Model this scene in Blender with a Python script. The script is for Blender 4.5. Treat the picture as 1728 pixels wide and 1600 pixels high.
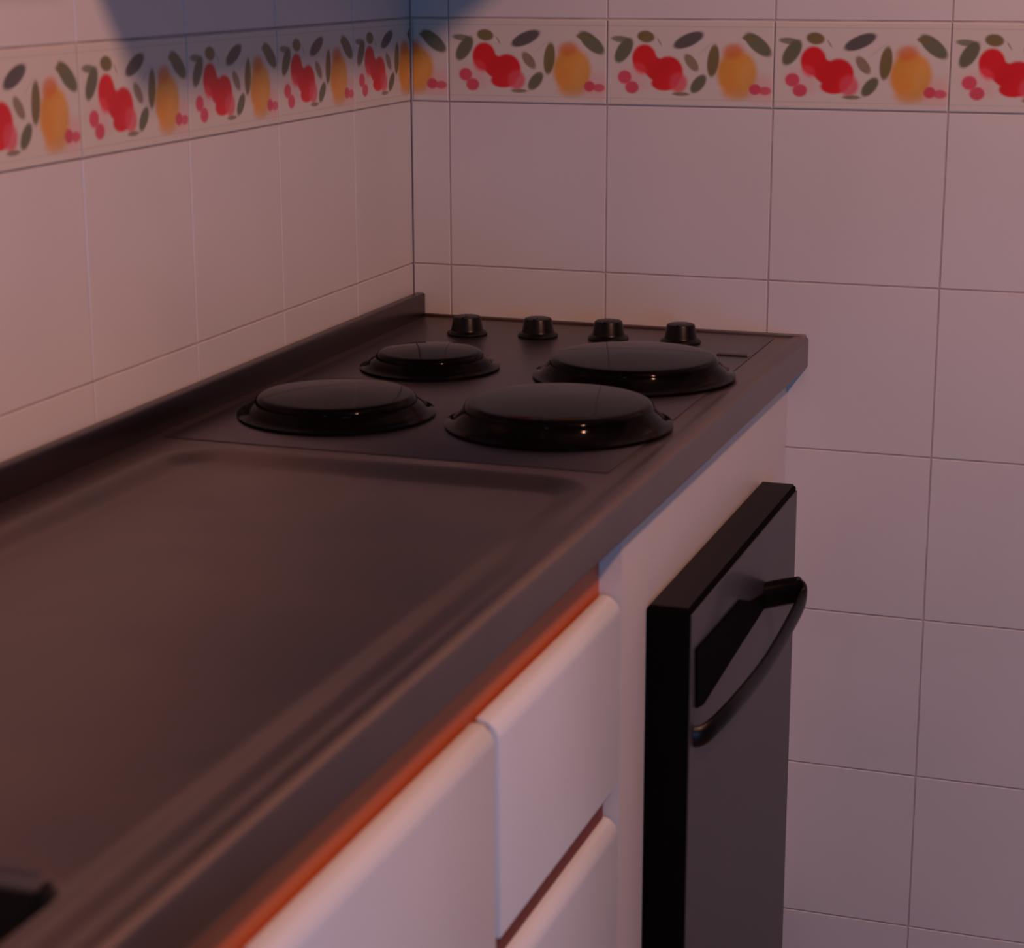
import bpy, bmesh, math
from mathutils import Vector, Matrix
S = bpy.context.scene
for o in list(bpy.data.objects): bpy.data.objects.remove(o)
Z0 = 1.215            # height of the reference tile joint above the floor

# ---------------------------------------------------------------- camera
cd = bpy.data.cameras.new('camera'); cam = bpy.data.objects.new('camera', cd); S.collection.objects.link(cam)
rt = Vector((0.94450712, 0.328482, -0.00242223)); up = Vector((-0.07837224, 0.23249775, 0.96943416)); fw = Vector((-0.31900484, 0.91544764, -0.24533965))
M = Matrix((rt, up, -fw)).transposed().to_4x4(); M.translation = Vector((0.95538, -2.36890, 0.07369 + Z0)); cam.matrix_world = M
cd.sensor_fit = 'HORIZONTAL'; cd.sensor_width = 36; cd.lens = 3464.0 / 1728 * 36
cd.clip_start = .02
cd.dof.use_dof = True; cd.dof.focus_distance = 2.62; cd.dof.aperture_fstop = 9
S.camera = cam
# ---------------------------------------------------------------- light, world, exposure
S.view_settings.view_transform = 'Standard'; S.view_settings.look = 'None'; S.view_settings.gamma = 1
S.view_settings.use_curve_mapping = False; S.view_settings.exposure = 0.0
W = bpy.data.worlds.new('world'); S.world = W; W.use_nodes = True
W.node_tree.nodes['Background'].inputs[0].default_value = (.62, .44, .62, 1)
W.node_tree.nodes['Background'].inputs[1].default_value = .03

def area(name, loc, target, size, power, col, shape='DISK', sy=None):
    d = bpy.data.lights.new(name, 'AREA'); d.shape = shape; d.size = size
    if sy: d.size_y = sy
    d.energy = power; d.color = col
    o = bpy.data.objects.new(name, d); S.collection.objects.link(o)
    o.location = loc; o.rotation_euler = (Vector(target) - Vector(loc)).to_track_quat('-Z', 'Y').to_euler()
    return o
area('ceiling_bulb', (1.58, -1.50, Z0 + 1.12), (.3, -.5, .9), .105, 25.5, (1.0, .46, .31))
area('window_glow', (.55, -3.45, Z0 + .75), (.4, -.3, .85), .22, 1.1, (.6, .8, 1.0))
area('low_cool_fill', (1.95, -2.85, Z0 - .45), (1.45, 0, Z0 - .2), .7, 14.5, (.20, .46, .95), 'RECTANGLE', 1.0)  # added low cool fill for the fronts and back wall; no doorway here

# ---------------------------------------------------------------- materials
def mat(name, col, rough=.5, metal=0., coat=0., mottle=0., mscale=8., bump=0., bscale=60., spec=.5, colvar=None, stretch=None):
    m = bpy.data.materials.new(name); m.use_nodes = True; nt = m.node_tree; N = nt.nodes; Lk = nt.links
    b = N['Principled BSDF']; b.inputs['Base Color'].default_value = (*col, 1); b.inputs['Roughness'].default_value = rough
    b.inputs['Metallic'].default_value = metal; b.inputs['Coat Weight'].default_value = coat; b.inputs['Coat Roughness'].default_value = .06
    b.inputs['Specular IOR Level'].default_value = spec
    tc = N.new('ShaderNodeTexCoord'); vec = tc.outputs['Object']
    if stretch:
        mp = N.new('ShaderNodeMapping'); mp.inputs['Scale'].default_value = stretch; Lk.new(vec, mp.inputs[0]); vec = mp.outputs[0]
    if mottle or colvar:
        n = N.new('ShaderNodeTexNoise'); n.inputs['Scale'].default_value = mscale; n.inputs['Detail'].default_value = 4
        Lk.new(vec, n.inputs['Vector'])
        r = N.new('ShaderNodeValToRGB'); r.color_ramp.elements[0].position = .33; r.color_ramp.elements[1].position = .67
        c2 = colvar if colvar else tuple(c * (1 - mottle) for c in col)
        r.color_ramp.elements[0].color = (*col, 1); r.color_ramp.elements[1].color = (*c2, 1)
        Lk.new(n.outputs['Fac'], r.inputs[0]); Lk.new(r.outputs[0], b.inputs['Base Color'])
    if bump:
        n2 = N.new('ShaderNodeTexNoise'); n2.inputs['Scale'].default_value = bscale; n2.inputs['Detail'].default_value = 3
        Lk.new(vec, n2.inputs['Vector'])
        bp = N.new('ShaderNodeBump'); bp.inputs['Strength'].default_value = bump; bp.inputs['Distance'].default_value = .002
        Lk.new(n2.outputs['Fac'], bp.inputs['Height']); Lk.new(bp.outputs[0], b.inputs['Normal'])
    return m
TILE = mat('glazed_white_tile', (.60, .595, .59), .32, colvar=(.57, .565, .565), mscale=5, bump=.12, bscale=14)
GROUT = mat('grout', (.45, .39, .38), .9, mottle=.3, mscale=25)
STEEL = mat('stainless_steel', (.27, .20, .17), .38, 1.0, colvar=(.22, .175, .16), mscale=7, bump=.1, bscale=25)
HOBSTEEL = mat('hob_steel', (.165, .135, .14), .38, 1.0, colvar=(.145, .12, .125), mscale=9)
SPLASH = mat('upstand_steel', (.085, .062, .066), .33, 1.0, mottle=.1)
WHITE = mat('white_lacquer', (.68, .73, .76), .38, mottle=.03, mscale=12)
CREAM = mat('cream_panel', (.64, .61, .585), .42, mottle=.03, mscale=12)
ORANGE = mat('orange_wood', (.54, .115, .03), .45, colvar=(.46, .09, .022), mscale=14, stretch=(1, .15, 1))
ORANGE_SHADED = mat('orange_wood_shaded', (.16, .03, .022), .6)  # orange wood with the shade of the drawer gaps put into its colour
BLACK = mat('black_plastic', (.004, .003, .003), .35, mottle=.2, mscale=30, spec=.2)
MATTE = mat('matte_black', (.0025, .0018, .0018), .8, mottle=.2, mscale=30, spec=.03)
ENAMEL = mat('black_enamel', (.003, .002, .002), .07, 0, coat=0, spec=.5, mottle=.2, mscale=20); ENAMEL.node_tree.nodes['Principled BSDF'].inputs['IOR'].default_value = 1.13
GLASS = mat('dark_oven_glass', (.030, .026, .031), .42, 0, coat=.12, mottle=.1, mscale=10)
OVENTOP = mat('dark_brown_metal', (.007, .004, .004), .55, 0, spec=.2)
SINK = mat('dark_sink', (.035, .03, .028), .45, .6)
FLOOR = mat('floor_tile', (.30, .22, .18), .4, mottle=.25, mscale=6)
PLASTER = mat('ceiling_paint', (.7, .68, .66), .9, mottle=.03)
HOOD = mat('hood_metal', (.35, .33, .34), .4, .8, mottle=.1)
LABEL = mat('dark_label', (.03, .022, .018), .4, mottle=.1)
GREEN = mat('green_lens', (.10, .13, .03), .3)
def vcol_mat():
    m = bpy.data.materials.new('fruit_border_glaze'); m.use_nodes = True; N = m.node_tree.nodes
    a = N.new('ShaderNodeVertexColor'); a.layer_name = 'glaze'
    b = N['Principled BSDF']; m.node_tree.links.new(a.outputs[0], b.inputs['Base Color']); b.inputs['Roughness'].default_value = .32
    return m
FRUIT = vcol_mat()

# ---------------------------------------------------------------- helpers
def link(name, me, m, parent=None, smooth=False):
    o = bpy.data.objects.new(name, me); S.collection.objects.link(o)
    for x in (m if isinstance(m, (list, tuple)) else [m]): me.materials.append(x)
    if smooth:
        me.polygons.foreach_set('use_smooth', [True] * len(me.polygons))
        try: me.set_sharp_from_angle(angle=math.radians(38))
        except Exception: pass
    if parent: o.parent = parent; o.matrix_parent_inverse = parent.matrix_world.inverted()
    return o
def fin(name, bm, m, parent=None, smooth=False, org=None):
    bmesh.ops.recalc_face_normals(bm, faces=bm.faces)
    if org is not None: bmesh.ops.translate(bm, verts=bm.verts, vec=-Vector(org))
    me = bpy.data.meshes.new(name); bm.to_mesh(me); bm.free()
    o = link(name, me, m, None, smooth)
    if org is not None: o.location = org
    if parent:
        bpy.context.view_layer.update(); o.parent = parent; o.matrix_parent_inverse = parent.matrix_world.inverted()
    return o
def box(bm, x0, x1, y0, y1, z0, z1, bev=0, seg=2):
    r = bmesh.ops.create_cube(bm, size=1)
    vs = r['verts']
    for v in vs:
        v.co = Vector(((x0 + x1) / 2 + v.co.x * (x1 - x0), (y0 + y1) / 2 + v.co.y * (y1 - y0), Z0 + (z0 + z1) / 2 + v.co.z * (z1 - z0)))
    if bev:
        es = list({e for v in vs for e in v.link_edges})
        bmesh.ops.bevel(bm, geom=es, offset=bev, segments=seg, affect='EDGES', profile=.5)
    return vs
def boxo(name, a, m, parent=None, bev=0, seg=2, smooth=False):
    bm = bmesh.new(); box(bm, *a, bev, seg); return fin(name, bm, m, parent, smooth)
def empty(name, loc):
    o = bpy.data.objects.new(name, None); S.collection.objects.link(o); o.location = loc; o.empty_display_size = .05
    bpy.context.view_layer.update(); return o
def tag(o, label, cat, group=None):
    o['label'] = label; o['category'] = cat
    if group: o['group'] = group
    return o
def struct(o): o['kind'] = 'structure'; return o
def lathe(bm, prof, cx, cy, z, n=96):
    rings = []
    for (r, h) in prof:
        if r < 1e-6: rings.append([bm.verts.new((cx, cy, Z0 + z + h))])
        else: rings.append([bm.verts.new((cx + r * math.cos(2 * math.pi * i / n), cy + r * math.sin(2 * math.pi * i / n), Z0 + z + h)) for i in range(n)])
    for a, b in zip(rings, rings[1:]):
        for i in range(n):
            j = (i + 1) % n
            if len(a) == 1 and len(b) == 1: continue
            if len(a) == 1: bm.faces.new((a[0], b[i], b[j]))
            elif len(b) == 1: bm.faces.new((a[i], a[j], b[0]))
            else: bm.faces.new((a[i], a[j], b[j], b[i]))
def tube(bm, pts, ra, rb, n=14):
    # swept elliptical section: ra across x/y, rb in z
    P = [Vector(p) for p in pts]; rings = []
    for i, p in enumerate(P):
        t = (P[min(i + 1, len(P) - 1)] - P[max(i - 1, 0)]).normalized()
        s = t.cross(Vector((0, 0, 1))).normalized(); u = s.cross(t).normalized()
        rings.append([bm.verts.new(p + s * ra * math.cos(2 * math.pi * k / n) + u * rb * math.sin(2 * math.pi * k / n)) for k in range(n)])
    for a, b in zip(rings, rings[1:]):
        for k in range(n): bm.faces.new((a[k], a[(k + 1) % n], b[(k + 1) % n], b[k]))
    bm.faces.new(rings[0][::-1]); bm.faces.new(rings[-1])
def spline(pts, per=8):
    P = [Vector(p) for p in pts]; P = [P[0] * 2 - P[1]] + P + [P[-1] * 2 - P[-2]]; out = []
    for i in range(1, len(P) - 2):
        for k in range(per):
            t = k / per; a, b, c, d = P[i - 1], P[i], P[i + 1], P[i + 2]
            out.append(.5 * ((2 * b) + (c - a) * t + (2 * a - 5 * b + 4 * c - d) * t * t + (3 * b - a - 3 * c + d) * t ** 3))
    out.append(P[-2]); return out
def ss(a, b, x):
    t = min(1, max(0, (x - a) / (b - a))); return t * t * (3 - 2 * t)

# ---------------------------------------------------------------- room shell
G = .0008            # half joint
def tile_slab(name, to_world, us, rows, back):
    """us: joint positions along the wall; rows: list of (z_low, z_high)"""
    bm = bmesh.new()
    for zl, zh in rows:
        for a, b in zip(us, us[1:]):
            fs = []
            for (g, d) in ((G, -.0010), (G + .0008, 0.)):
                fs.append([bm.verts.new(to_world(u, d, z)) for u, z in ((a + g, zl + g), (b - g, zl + g), (b - g, zh - g), (a + g, zh - g))])
            bm.faces.new(fs[1])
            for i in range(4): bm.faces.new((fs[0][i], fs[0][(i + 1) % 4], fs[1][(i + 1) % 4], fs[1][i]))
    nt = len(bm.faces)
    # grout bed with real thickness
    z0, z1 = rows[0][0], rows[-1][1]; u0, u1 = us[0], us[-1]
    A = [bm.verts.new(to_world(u, -.0010, z)) for u, z in ((u0, z0), (u1, z0), (u1, z1), (u0, z1))]
    B = [bm.verts.new(to_world(u, -back, z)) for u, z in ((u0, z0), (u1, z0), (u1, z1), (u0, z1))]
    bm.faces.new(A); bm.faces.new(B[::-1])
    for i in range(4): bm.faces.new((A[i], B[i], B[(i + 1) % 4], A[(i + 1) % 4]))
    bm.faces.ensure_lookup_table()
    for f in bm.faces[nt:]: f.material_index = 1
    return struct(fin(name, bm, [TILE, GROUT]))
rows_low = [(-1.215, -1.1)] + [(-.1 - .2 * (k + 1), -.1 - .2 * k) for k in range(4, -1, -1)]
rows_up = [(.2 * k, .2 * (k + 1)) for k in range(6)] + [(1.2, 1.3)]
rows = rows_low + [(-.1, 0.)] + rows_up
backU = [0.] + [.05 + .2 * k for k in range(15)]
leftU = [0.] + [.175 + .2 * k for k in range(18)]
bw = lambda u, d, z: (u, -d, Z0 + z)
lw = lambda u, d, z: (d, -u, Z0 + z)
tile_slab('wall_back', bw, backU, rows, .12)
tile_slab('wall_left', lw, leftU, rows, .12)
struct(boxo('floor', (-.12, 2.85, -3.6, .12, -1.315, -1.215), FLOOR))
struct(boxo('ceiling', (-.12, 2.85, -3.6, .12, 1.3, 1.4), PLASTER))

# ---- fruit border: glazed picture tiles, 0.2 x 0.1 m, the picture is the glaze colour of the tile itself
BASE = (.58, .56, .51)
RED = (.60, .012, .016); YEL = (.63, .30, .050); ORG = (.62, .17, .035); LEAF = (.13, .14, .085); OLIVE = (.17, .14, .055); PLUM = (.56, .075, .115); PINK = (.70, .30, .32); DK = (.10, .095, .09)
# (cx, cy, rx, ry, angle, colour, softness, strength) in a 938 x 475 tile, y down
Q = [(873, 370, 95, 75, 0, PINK, .9, .45), (150, 330, 95, 60, 25, PINK, .9, .35),
     (735, 285, 112, 128, 0, YEL, .35, 1), (735, 400, 85, 40, 0, (.60, .31, .09), .7, .7), (712, 165, 58, 42, -10, ORG, .8, .8), (790, 300, 40, 90, 10, (.62, .35, .09), .8, .6), (690, 330, 40, 70, 0, (.62, .24, .04), .9, .45),
     (603, 220, 33, 92, 6, OLIVE, .3, 1), (850, 128, 92, 40, 40, LEAF, .3, 1), (800, 95, 40, 17, 10, OLIVE, .4, .9),
     (838, 375, 33, 31, 0, PLUM, .35, 1), (893, 382, 36, 24, 0, PLUM, .45, .9),
     (215, 212, 70, 80, 0, RED, .25, 1), (280, 270, 85, 62, 42, RED, .25, 1), (350, 285, 85, 88, 20, RED, .22, 1), (330, 350, 75, 42, 0, RED, .3, 1), (410, 345, 52, 58, 0, (.62, .07, .10), .5, .85), (190, 270, 45, 30, 40, (.72, .07, .09), .7, .6),
     (98, 168, 80, 40, -58, LEAF, .3, 1), (80, 105, 55, 18, 5, LEAF, .45, .85), (223, 90, 50, 33, 8, OLIVE, .35, 1), (300, 118, 26, 5, 60, OLIVE, .6, .6),
     (463, 107, 92, 36, -24, DK, .3, 1), (482, 232, 58, 28, 52, (.22, .17, .11), .4, .95), (522, 350, 62, 33, -52, LEAF, .35, 1), (425, 408, 50, 11, 0, OLIVE, .5, .85), (560, 150, 60, 5, -40, (.35, .30, .2), .8, .3),
     (104, 318, 40, 38, 0, PLUM, .35, 1), (146, 375, 40, 36, 0, PLUM, .35, 1)]
def glaze(u, v):
    """u 0..1 along the tile, v 0..1 downwards"""
    c = list(BASE); X = u * 938; Y = v * 475
    for vv, w in ((.065, .22), (.925, .22)):
        d = abs(v - vv) * 100
        if d < .9: c = [a * (1 - w * (1 - d / .9)) for a in c]
    for cx, cy, rx, ry, an, col, sf, st in Q:
        dx, dy = X - cx, Y - cy
        if abs(dx) > 190 or abs(dy) > 190: continue
        a = math.radians(an); p = (dx * math.cos(a) + dy * math.sin(a)) / rx; q = (-dx * math.sin(a) + dy * math.cos(a)) / ry
        w = math.hypot(p, q)
        k = st * (1 - ss(1 - sf * .6, 1 + sf * .5, w))
        if k > 0:
            t = 1 + .05 * math.sin(X * .021 + Y * .017)
            c = [b * (1 - k) + min(.9, m_ * t) * k for b, m_ in zip(c, col)]
    return (*c, 1)
def border(name, to_world, us, phase, flip):
    bm = bmesh.new(); lay = bm.loops.layers.float_color.new('glaze'); rowsN = 90
    for a, b in zip(us, us[1:]):
        aa, bb = a + G, b - G; n = max(2, int((b - a) / .0011)); T = .0011
        g = [[bm.verts.new(to_world(aa + (bb - aa) * i / n, T - (.0007 if i in (0, n) or j in (0, rowsN) else 0), -.0012 - .0976 * j / rowsN)) for j in range(rowsN + 1)] for i in range(n + 1)]
        cu = []
        for i in range(n + 1):
            w = aa + (bb - aa) * i / n
            uu = ((w - phase) / .2) % 1.0
            if flip: uu = 1 - uu
            cu.append([glaze(uu, j / rowsN) for j in range(rowsN + 1)])
        for i in range(n):
            for j in range(rowsN):
                f = bm.faces.new((g[i][j], g[i + 1][j], g[i + 1][j + 1], g[i][j + 1]))
                for lp, (p, q) in zip(f.loops, ((i, j), (i + 1, j), (i + 1, j + 1), (i, j + 1))): lp[lay] = cu[p][q]
        # sides of the tile down to the grout bed
        def side(line):
            lo = [bm.verts.new(to_world(*(lambda u, z: (u, -.0009, z))(*inv(v.co)))) for v in line]
            for k in range(len(line) - 1):
                f = bm.faces.new((line[k], line[k + 1], lo[k + 1], lo[k]))
                for lp in f.loops: lp[lay] = (*BASE, 1)
        inv = (lambda c: (c.x, c.z - Z0)) if not flip else (lambda c: (-c.y, c.z - Z0))
        side([g[i][0] for i in range(n + 1)]); side([g[i][rowsN] for i in range(n + 1)]); side(g[0]); side(g[n])
    return struct(fin(name, bm, FRUIT))
border('trim_1', bw, [.0025] + [.05 + .2 * k for k in range(8)], .05, False)
border('trim_2', lw, [.0025] + [.175 + .2 * k for k in range(9)], .175, True)

# ---------------------------------------------------------------- worktop (pressed steel, recessed drainer, sink)
ZC = -.365
def rrect(x, y, x0, x1, y0, y1, r):      # signed distance, negative inside
    qx = abs(x - (x0 + x1) / 2) - (x1 - x0) / 2 + r; qy = abs(y - (y0 + y1) / 2) - (y1 - y0) / 2 + r
    return math.hypot(max(qx, 0), max(qy, 0)) + min(max(qx, qy), 0) - r
YN = -2.25
def height(x, y):
    h = ZC
    d = rrect(x, y, .055, .468, -2.2, -.722, .055)
    h -= .009 * ss(0, .034, -d)
    d = rrect(x, y, .09, .4385, -2.02, -1.553, .022)
    h -= .150 * ss(-.001, .009, -d)
    h += .0022 * ss(.478, .489, x) * (1 - ss(.4955, .4985, x))     # rolled front bead
    return h
bm = bmesh.new()
xs = [.0155 + (.4985 - .0155) * i / 170 for i in range(171)]
ys = []; y = -.001
while y > YN: ys.append(y); y -= (.0035 if y > -.70 or y < -.80 else .002)
ys.append(YN)
g = [[bm.verts.new((x, y, Z0 + height(x, y))) for x in xs] for y in ys]
prof = [(.4998, -.0006), (.5008, -.0022), (.5010, -.005), (.5010, -.033), (.5004, -.0355), (.4985, -.0375), (.4945, -.0375), (.4945, -.033)]
for k, y in enumerate(ys): g[k] += [bm.verts.new((px, y, Z0 + ZC + pz)) for px, pz in prof]
for r0, r1 in zip(g, g[1:]):
    for i in range(len(r0) - 1):
        f = bm.faces.new((r0[i], r0[i + 1], r1[i + 1], r1[i]))
        c = f.calc_center_median()
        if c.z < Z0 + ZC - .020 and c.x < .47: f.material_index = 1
for f in bm.faces: f.smooth = True
me = bpy.data.meshes.new('worktop'); bm.to_mesh(me); bm.free()
wt = empty('steel_worktop', (.25, -.001, Z0 + ZC))
tag(wt, 'long stainless steel worktop with recessed draining surface running along the left wall', 'worktop')
top = link('work_surface', me, [STEEL, SINK]); top.parent = wt; top.matrix_parent_inverse = wt.matrix_world.inverted()
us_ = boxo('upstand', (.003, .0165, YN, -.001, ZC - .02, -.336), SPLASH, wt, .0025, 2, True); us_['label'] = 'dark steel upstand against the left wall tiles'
boxo('rear_lip', (.0165, .4985, -.0055, -.001, ZC - .001, ZC + .0035), STEEL, wt, .001, 2, True)

# ---------------------------------------------------------------- electric hob
hob = empty('electric_hob', (.245, -.36, Z0 + ZC)); tag(hob, 'steel electric hob panel with four black knobs along the back wall', 'hob')
boxo('hob_panel', (.030, .464, -.704, -.022, ZC + .0003, ZC + .0009), HOBSTEEL, hob, .0003, 2, True)
HZ = ZC + .0009
def knob_mesh():
    bm = bmesh.new()
    lathe(bm, [(0, 0), (.0235, 0), (.0242, .0018), (.0228, .004), (.0195, .0056), (.0186, .0075), (.0165, .0200), (.0155, .0216), (.0135, .0222), (0, .0222)], 0, 0, -Z0, 48)
    return bm
bm = knob_mesh()
bmesh.ops.recalc_face_normals(bm, faces=bm.faces); km = bpy.data.meshes.new('knob'); bm.to_mesh(km); bm.free()
bm = bmesh.new(); vs = box(bm, -.0011, .0011, -.0155, -.0020, .0213 - Z0, .0230 - Z0, .0005, 1); pm = bpy.data.meshes.new('pointer'); bm.to_mesh(pm); bm.free(); pm.materials.append(BLACK)
for i, (kx, ky) in enumerate(((.113, -.112), (.197, -.098), (.281, -.089), (.367, -.084))):
    k = link('knob', km, [] if i else BLACK, None, i == 0); k.location = (kx, ky, Z0 + HZ)
    bpy.context.view_layer.update(); k.parent = hob; k.matrix_parent_inverse = hob.matrix_world.inverted()
    p = bpy.data.objects.new('pointer_ridge', pm); S.collection.objects.link(p); p.parent = k
ip = boxo('indicator_plate', (.425, .463 - .003, -.147, -.136, HZ - .0002, HZ + .0016), LABEL, hob, .0004, 1); ip['label'] = 'small dark indicator plate'
boxo('indicator_lens', (.4602, .4615, -.147, -.136, HZ - .0002, HZ + .0014), GREEN, ip)

# black domed covers over the four hotplates
def cover(cx, cy, R, H, label):
    bm = bmesh.new()
    re = .0080; z1 = H - .0115; rc = R - .0175 - re; t1 = math.radians(85)
    prof = [(0, .0), (R * .985, 0), (R, .0012), (R, .003), (R - .0035, .0040), (R - .0070, .0052), (R - .0095, .0075), (R - .0115, .0100)]
    prof += [(rc + re * math.cos(t1 * k / 14), z1 + re * math.sin(t1 * k / 14)) for k in range(1, 15)]
    r1, h1 = prof[-1]
    prof += [(r1 * (1 - k / 8), h1 + (H - h1) * (1 - (1 - k / 8) ** 1.8)) for k in range(1, 9)]
    lathe(bm, prof, cx, cy, HZ, 128)
    o = fin('hotplate_cover', bm, ENAMEL, None, True, (cx, cy, Z0 + HZ)); return tag(o, label, 'hob cover', 'round black covers on the hob')
cover(.366, -.541, .1095, .0275, 'large round black hotplate cover nearest the front edge, showing a warm bright highlight')
cover(.1435, -.563, .0975, .0245, 'round black hotplate cover at the near left beside the upstand, with one tiny white glint')
cover(.146, -.318, .0765, .0235, 'smallest round black hotplate cover, in the rear left corner of the hob')
cover(.370, -.292, .1085, .0265, 'large round black hotplate cover behind another one, beside the small indicator plate')

# ---------------------------------------------------------------- base cabinets
XF = .478; ZB = -1.10; ZT = -.474
def door_panel(name, y0, y1, z0, z1, parent):
    # soft-formed panel: big quarter round along the top edge, small round below
    bm = bmesh.new(); x0 = XF - .0195; r = .0165; pts = [(x0, z0 + .001), (XF - .0015, z0), (XF, z0 + .0015)]
    for k in range(13):
        a = math.radians(7.5 * k); pts.append((XF - r + r * math.cos(a), z1 - r + r * math.sin(a)))
    pts += [(x0 + .0008, z1 - .0006), (x0, z1 - .003)]
    cx = sum(p[0] for p in pts) / len(pts); cz = (z0 + z1) / 2; rings = []
    for (y, ins) in ((y0, .0012), (y0 + .0004, .0004), (y0 + .0012, 0), (y1 - .0012, 0), (y1 - .0004, .0004), (y1, .0012)):
        rings.append([bm.verts.new((x - ins * (1 if x > cx else -1), y, Z0 + z - ins * (1 if z > cz else -1))) for x, z in pts])
    n = len(pts)
    for a, b in zip(rings, rings[1:]):
        for i in range(n): bm.faces.new((a[i], a[(i + 1) % n], b[(i + 1) % n], b[i]))
    bm.faces.new(rings[0][::-1]); bm.faces.new(rings[-1])
    return fin(name, bm, WHITE, parent, True)
def cabinet_body(parent, y0, y1, r0, r1):
    bm = bmesh.new()
    for a in ((.02, .4555, y0, y0 + .016, -1.115, -.4803), (.02, .4555, y1 - .016, y1, -1.115, -.4803), (.02, .036, y0 + .016, y1 - .016, -1.115, -.4803), (.036, .4555, y0 + .016, y1 - .016, -1.115, -1.099)): box(bm, *a)
    fin('carcass', bm, WHITE, parent)
    boxo('finger_rail', (.435, .4562, r0, r1, -.4795, -.4030), ORANGE, parent)['label'] = 'orange wooden rail under the worktop'
    boxo('plinth', (.04, .42, y0, y1, -1.2149, -1.1155), WHITE, parent)
dr = empty('drawer_cabinet', (.24, -.87, Z0 - 1.215)); tag(dr, 'white drawer cabinet with orange rail, directly beside the oven housing', 'cabinet')
cabinet_body(dr, -1.0305, -.7045, -1.0320, -.7040)
d1 = door_panel('drawer', -1.0285, -.7085, -.651, ZT, dr); d2 = door_panel('drawer', -1.0285, -.7085, -.888, -.684, dr); d3 = door_panel('drawer', -1.0285, -.7085, ZB, -.921, dr)
boxo('drawer_gap_rail', (.4556, .4645, -1.027, -.7125, -.689, -.646), ORANGE_SHADED, dr)['label'] = 'orange strip between the drawers, coloured dark as if in shade'
boxo('drawer_gap_rail', (.4556, .4645, -1.027, -.7125, -.926, -.884), ORANGE_SHADED, dr)
GREYGAP = mat('grey_edge_strip', (.36, .36, .39), .6)
for y0, y1, lab in ((-1.4155, -1.0335, 'white cabinet with single door between the drawer cabinet and the nearest cabinet'), (-1.80, -1.4185, 'white cabinet at the bottom edge of the photo, only its rounded door corner showing'), (-2.245, -1.8035, 'white door cabinet under the near end of the steel worktop, below the sink')):
    c = empty('door_cabinet', (.24, (y0 + y1) / 2, Z0 - 1.215)); tag(c, lab, 'cabinet')
    cabinet_body(c, y0, y1, *{-1.0335: (-1.417, -1.032), -1.4185: (-1.80, -1.417)}.get(y1, (-2.245, -1.80)))
    door_panel('door', y0 + .003, y1 - .004, ZB, ZT, c)
    boxo('edge_strip', (.4556, .4720, y1 - .0038, y1, ZB, ZT - .004), GREYGAP, c)['label'] = 'grey edge strip beside the door'
# oven housing
oh = empty('oven_housing', (.24, -.35, Z0 - 1.215)); tag(oh, 'white housing panel around the built-in oven, next to the back wall', 'cabinet')
bm = bmesh.new()
# panel with an opening behind the oven door
for a in ((-.7035, -.612, -1.10, -.4030), (-.150, -.0015, -1.10, -.4030), (-.612, -.150, -.522, -.4030)): box(bm, .4505, XF - .001, *a)
fin('front_panel', bm, CREAM, oh)
boxo('side_panel', (.02, .450, -.7035, -.689, -1.115, -.4030), WHITE, oh)
boxo('plinth', (.04, .42, -.7035, -.0015, -1.2149, -1.1155), WHITE, oh)
# oven
ov = empty('built_in_oven', (.25, -.38, Z0 - 1.05)); tag(ov, 'black built-in oven with thick protruding glass door below the hob', 'oven')
boxo('oven_body', (.03, .4485, -.60, -.16, -1.05, -.53), BLACK, ov)
od = boxo('oven_door', (.4775, .519, -.623, -.137, -1.19, -.5095), MATTE, ov, .0035, 3, True)
boxo('door_glass', (.5185, .5205, -.6205, -.1395, -1.18, -.515), GLASS, od, .0008, 1)
boxo('door_top_trim', (.480, .5165, -.620, -.140, -.5098, -.5080), OVENTOP, od, .0008, 1)
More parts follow.
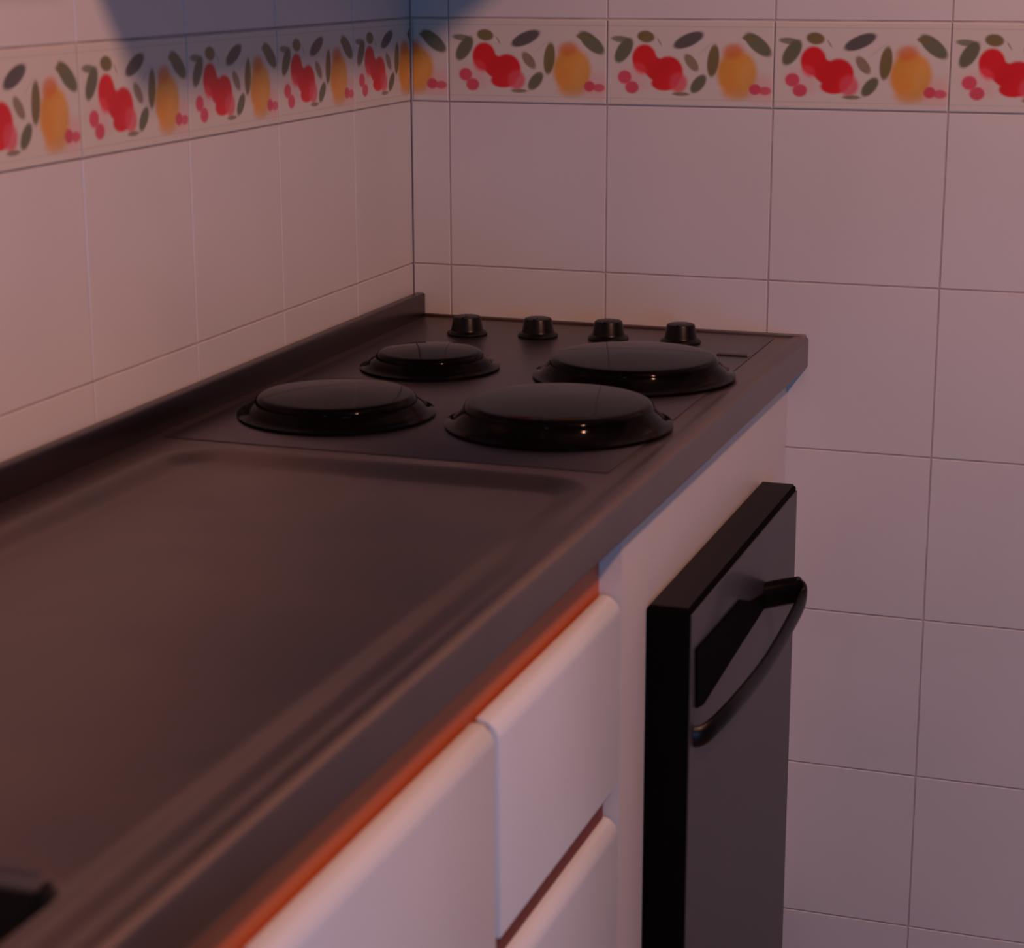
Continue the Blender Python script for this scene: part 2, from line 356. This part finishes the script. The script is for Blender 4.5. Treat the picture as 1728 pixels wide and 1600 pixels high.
# handle
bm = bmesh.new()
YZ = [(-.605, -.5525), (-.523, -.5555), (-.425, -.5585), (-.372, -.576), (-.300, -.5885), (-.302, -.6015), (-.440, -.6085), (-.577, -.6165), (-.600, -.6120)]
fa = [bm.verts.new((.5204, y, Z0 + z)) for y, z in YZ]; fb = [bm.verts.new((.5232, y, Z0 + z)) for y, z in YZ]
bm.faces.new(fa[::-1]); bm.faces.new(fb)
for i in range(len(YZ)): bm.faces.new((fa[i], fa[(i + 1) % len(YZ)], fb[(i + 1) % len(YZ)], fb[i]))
fin('handle_reflection', bm, MATTE, od, True)  # flat black shape standing for the bar's reflection and shadow on the door
bm = bmesh.new()
tube(bm, spline([(.518, -.300, Z0 - .592), (.532, -.300, Z0 - .589), (.548, -.301, Z0 - .583), (.5605, -.304, Z0 - .580), (.5625, -.316, Z0 - .590), (.5605, -.352, Z0 - .600), (.5575, -.41, Z0 - .611), (.554, -.470, Z0 - .618), (.546, -.545, Z0 - .625), (.536, -.580, Z0 - .634), (.527, -.596, Z0 - .640), (.517, -.602, Z0 - .641)]), .0052, .0105)
tube(bm, spline([(.517, -.300, Z0 - .593), (.540, -.300, Z0 - .586), (.560, -.303, Z0 - .580)]), .011, .0145)
fin('handle', bm, BLACK, od, True)

# ---------------------------------------------------------------- extractor hood above the hob (above the frame; it shades the upper corner)
hd = empty('extractor_hood', (.002, -.45, Z0 + .27)); tag(hd, 'grey metal extractor hood mounted on the left wall above the hob', 'extractor hood')
boxo('canopy', (.0025, .44, -.90, -.0025, .27, .35), HOOD, hd, .004, 2, True)
boxo('duct_cover', (.0025, .26, -.43, -.17, .3505, 1.2995), HOOD, hd, .003, 2, True)

wc = empty('wall_cabinet', (.002, -1.35, Z0 + .25)); tag(wc, 'white wall cabinet with two doors hanging on the left wall beside the extractor hood', 'cabinet')
boxo('carcass', (.0025, .285, -1.78, -.925, .25, .95), WHITE, wc)
for y0 in (-1.778, -1.350):
    d = boxo('door', (.2855, .305, y0, y0 + .423, .252, .948), WHITE, wc, .002, 2)
    boxo('handle', (.3052, .318, y0 + .15, y0 + .27, .27, .28), ORANGE, d, .001, 1)
